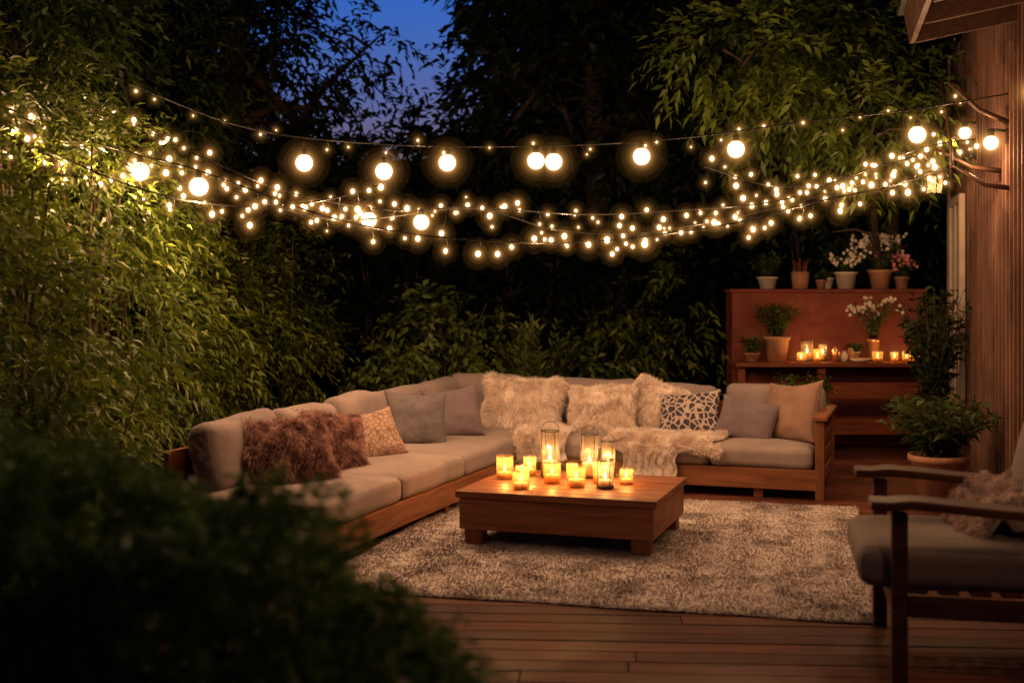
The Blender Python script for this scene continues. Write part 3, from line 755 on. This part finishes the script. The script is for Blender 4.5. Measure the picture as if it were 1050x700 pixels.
for k,(x,h) in enumerate([(2.98,.15),(3.06,.1),(3.13,.13)]): mb.lathe((x+CX,yf+.16+.02*k,zt1),[(.001,.002),(.035,.002),(.04,h*.7),(.022,h*.85),(.024,h),(.018,h),(.016,h*.85),(.001,h*.8)],[M_copper,M_white,M_terra][k],20)
mb.build('ceramic_jars')
mb=MB(); mb.lathe((3.18+CX,yf+.06,zt1),[(.001,.002),(.05,.002),(.10,.035),(.095,.035),(.045,.01),(.001,.01)],M_white,24); mb.build('serving_bowl')
cg=empty('candle_glow')
for g in cglow: g.build('flame_glow',parent=cg)

potp('potted_plant',(3.06,8.75,0),.20,.34,M_terra,fh=.42,fr=.42,n=1500,ll=.09,lw=.035,lm=L_tree)
potp('potted_plant',(3.62,10.45,0),.18,.36,M_white,fh=1.2,fr=.30,n=1600,ll=.09,lw=.035,lm=L_tree)
potp('potted_plant',(2.62,10.85,0),.17,.30,M_terra,fh=.5,fr=.3,n=900,ll=.08,lw=.03)

# ------------------------------------------------------------------ vegetation
hed=[(-2.85,6.1,1.1,.62,.9,1.25),(-2.8,7.4,1.5,.62,.95,1.2),(-2.8,8.6,1.35,.6,.95,1.15),(-2.7,9.8,1.1,.6,.9,1.05),(-2.4,10.9,.95,.6,.8,.95),(-3.3,7.0,2.3,.8,1.0,.75),(-3.1,8.6,2.2,.8,1.1,.6),(-3.0,5.2,1.6,.7,.8,1.5),(-2.35,11.6,1.3,.6,.7,.9),(-2.55,6.6,.5,.4,1.,.6)]
e=empty('bamboo_hedge'); mb=MB()
for l in hed:
    for k in range(5): 
        bx=l[0]+random.uniform(-.3,.3);by=l[1]+random.uniform(-.5,.5); mb.tube([(bx,by,-.14),(bx+.03,by,l[2]*.6),(bx+random.uniform(-.2,.25),by,l[2]+l[5]*.8)],[.014,.012,.006],M_bark,6)
mb.build('canes',parent=e)
foliage('leaves',hed,120,.28,9,.078,.022,L_hedge,e,thr=-.12,freq=3.2,inner=.6)
tree('garden_tree',(-4.3,9.8,-.14),4.2,.14,[(-4.2,9.0,3.4,1.3,1.3,1.0),(-3.6,8.0,3.5,1.0,.9,.7),(-4.9,10.8,4.4,1.5,1.3,1.1),(-3.9,11.6,3.6,1.3,1.2,1.1),(-4.0,7.0,3.2,.9,.8,.7)],46,.40,9,.10,.034,L_tree)
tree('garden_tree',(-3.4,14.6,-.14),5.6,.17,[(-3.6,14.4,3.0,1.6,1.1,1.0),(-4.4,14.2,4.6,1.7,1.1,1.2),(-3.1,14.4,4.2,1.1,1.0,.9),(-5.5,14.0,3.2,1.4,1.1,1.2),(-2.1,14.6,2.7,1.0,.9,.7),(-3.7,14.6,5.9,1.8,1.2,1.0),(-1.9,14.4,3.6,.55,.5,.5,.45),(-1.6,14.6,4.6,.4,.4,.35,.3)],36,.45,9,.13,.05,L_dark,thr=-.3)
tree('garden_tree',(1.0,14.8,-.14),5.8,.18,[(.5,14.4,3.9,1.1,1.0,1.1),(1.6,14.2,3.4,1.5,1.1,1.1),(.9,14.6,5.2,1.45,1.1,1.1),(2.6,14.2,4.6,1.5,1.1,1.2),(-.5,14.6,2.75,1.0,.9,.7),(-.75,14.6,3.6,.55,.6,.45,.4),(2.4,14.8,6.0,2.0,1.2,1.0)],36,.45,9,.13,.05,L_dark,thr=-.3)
tree('garden_tree',(5.2,13.8,-.14),5.4,.17,[(4.2,13.4,3.0,1.4,1.0,1.2),(4.8,13.2,4.6,1.6,1.1,1.2),(3.2,13.2,3.6,1.1,.9,.9),(6.2,13.6,3.6,1.4,1.0,1.4)],36,.45,9,.13,.05,L_tree)
tree('maple_tree',(3.9,12.9,-.14),4.0,.12,[(3.1,10.9,3.35,.8,.8,.35),(2.3,10.3,3.25,.75,.7,.32),(1.75,9.9,3.45,.55,.5,.25),(2.9,9.9,2.9,.5,.5,.25),(3.6,11.8,3.1,.7,.6,.5),(2.6,11.0,3.8,.9,.8,.35)],55,.34,9,.10,.038,L_branch,thr=-.1,freq=3)
dl=[]
for k in range(34):
    x=-11+k*.72
    for z in (1.2,3.2,5.2,7.2):
        if -4.6<x<.5 and z>4: continue
        dl.append((x+random.uniform(-.3,.3),19+random.uniform(-1,1.5),(2.5 if -4.6<x<.5 and z>2 else z)+random.uniform(-.4,.4),1.2,1.0,1.3))
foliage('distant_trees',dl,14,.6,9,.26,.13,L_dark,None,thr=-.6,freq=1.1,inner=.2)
bh=[]
for k in range(12): bh.append((-2.9+k*.68,13.9+random.uniform(-.15,.15),random.uniform(1.0,1.3),.6,.5,random.uniform(1.0,1.3)))
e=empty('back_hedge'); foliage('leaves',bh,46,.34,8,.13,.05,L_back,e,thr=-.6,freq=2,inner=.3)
mb=MB()
for l in bh:
    for k in range(3):
        bx=l[0]+random.uniform(-.25,.25); mb.tube([(bx,13.9,-.14),(bx+.04,13.9,.9),(bx+random.uniform(-.15,.15),13.9,l[2]+l[5]*.8)],[.03,.022,.01],M_bark,6)
mb.build('stems',parent=e)
e=empty('shrub'); foliage('leaves',[(-.75,11.7,1.0,.40,.36,.56),(-1.1,11.7,.75,.34,.35,.5),(-.32,11.8,.85,.35,.35,.5)],95,.24,8,.085,.04,L_shrub,e,thr=-.25,freq=4)
mb=MB()
for k in range(14): 
    bx=-.75+random.uniform(-.15,.15); mb.tube([(bx,11.75,-.05),(bx+random.uniform(-.2,.2),11.75,.8),(bx+random.uniform(-.45,.45),11.75+random.uniform(-.2,.2),1.4)],[.01,.008,.004],M_bark,5)
mb.build('stems',parent=e)
e=empty('shrub'); foliage('leaves',[(1.15,12.5,1.0,.4,.4,.7),(1.75,12.4,1.15,.42,.4,.75)],60,.26,8,.10,.036,L_hedge,e,thr=-.05,freq=3)
e=empty('shrub'); foliage('leaves',[(.75,12.0,.65,.28,.3,.35)],90,.2,8,.08,.036,L_shrub,e,thr=-.2,freq=4)
P=[];D=[];mb=MB()
for k in range(46):
    a=random.random()*6.283; rr=random.uniform(.15,.5); tip=Vector((.22+math.cos(a)*rr,11.75+math.sin(a)*rr*.7,random.uniform(.75,1.25))); b0=Vector((.22,11.75,-.02))
    mid=(b0+tip)/2+Vector((0,0,.28)); q=[]
    for j in range(12):
        t=j/11; q.append(b0*(1-t)**2+mid*2*t*(1-t)+tip*t*t)
    mb.tube(q,[.006]*8+[.004]*4,M_bark,4)
    for j in range(3,12):
        d=(q[min(j+1,11)]-q[j-1]).normalized(); s=d.cross(Vector((0,0,1)))
        for sg in(-1,1): P.append(tuple(q[j])); D.append(tuple(s*sg+d*.7+Vector((0,0,random.uniform(-.2,.2)))))
e=empty('fern_plant'); mb.build('fronds',parent=e); P=np.array(P);D=np.array(D); leaf_mesh('leaves',P,D,.13*(.7+.5*rng.random(len(P))),.032*np.ones(len(P)),L_shrub,e)
fb=[(-.95,2.45,.60,.50,.5,.58),(-.58,2.35,.62,.40,.42,.48),(-1.45,2.7,.74,.55,.5,.55),(-.30,2.3,.42,.27,.35,.48),(-.70,2.2,.2,.6,.4,.55),(-1.3,2.2,.35,.6,.45,.65)]
e=empty('foreground_bush'); foliage('leaves',fb,1300,.075,8,.034,.0125,L_bush,e,thr=-.6,freq=7,inner=.75,droop=.0)
mb=MB()
for k in range(40):
    l=random.choice(fb); t=Vector((l[0]+random.uniform(-.25,.25),l[1]+random.uniform(-.2,.2),l[2]+l[5]*.6)); mb.tube([(-.85,2.4,-.14),Vector((-.85,2.4,-.1)).lerp(t,.5)+Vector((0,0,.1)),t],[.02,.012,.004],M_bark,5)
mb.build('stems',parent=e)

# ------------------------------------------------------------------ world, camera
w=bpy.data.worlds.new('World'); scene.world=w; w.use_nodes=True; nt=w.node_tree
bg=nt.nodes['Background']; sk=nt.nodes.new('ShaderNodeTexSky'); sk.sky_type='NISHITA'; sk.sun_disc=False
sk.sun_elevation=R(-1.0); sk.sun_rotation=R(200); sk.ozone_density=4.0
hs=nt.nodes.new('ShaderNodeHueSaturation'); hs.inputs['Saturation'].default_value=1.15; nt.links.new(sk.outputs[0],hs.inputs['Color'])
# western afterglow band behind the trees, dark sky overhead and to the east
tc=nt.nodes.new('ShaderNodeTexCoord'); sx=nt.nodes.new('ShaderNodeSeparateXYZ'); nt.links.new(tc.outputs['Generated'],sx.inputs[0])
mr=nt.nodes.new('ShaderNodeMapRange'); mr.inputs['From Min'].default_value=.30; mr.inputs['From Max'].default_value=.6; mr.inputs['To Min'].default_value=2.2; mr.inputs['To Max'].default_value=.14
nt.links.new(sx.outputs['Z'],mr.inputs[0])
my=nt.nodes.new('ShaderNodeMapRange'); my.inputs['From Min'].default_value=-.2; my.inputs['From Max'].default_value=.85; my.inputs['To Min'].default_value=.12; my.inputs['To Max'].default_value=1.0
nt.links.new(sx.outputs['Y'],my.inputs[0])
mm=nt.nodes.new('ShaderNodeMath'); mm.operation='MULTIPLY'; nt.links.new(mr.outputs[0],mm.inputs[0]); nt.links.new(my.outputs[0],mm.inputs[1])
vm=nt.nodes.new('ShaderNodeVectorMath'); vm.operation='SCALE'; nt.links.new(hs.outputs[0],vm.inputs[0]); nt.links.new(mm.outputs[0],vm.inputs['Scale'])
nt.links.new(vm.outputs[0],bg.inputs['Color']); bg.inputs['Strength'].default_value=.8
sl=bpy.data.lights.new('sun','SUN'); sl.energy=.006; sl.angle=R(8); sl.color=(.6,.75,1); so=bpy.data.objects.new('sun',sl); COL.objects.link(so); so.rotation_euler=(R(55),0,R(160))
scene.view_settings.view_transform='Standard'; scene.view_settings.look='None'; scene.view_settings.exposure=0
cd=bpy.data.cameras.new('camera'); cam=bpy.data.objects.new('camera',cd); COL.objects.link(cam); scene.camera=cam
cam.location=(0,0,1.5); cam.rotation_euler=(R(90),0,0); cd.sensor_width=36; cd.lens=36*1250/1050; cd.shift_y=-50/1050
cd.clip_end=2000; cd.clip_start=.05; cd.dof.use_dof=True; cd.dof.focus_distance=8.2; cd.dof.aperture_fstop=1.6
print('polys',NP)
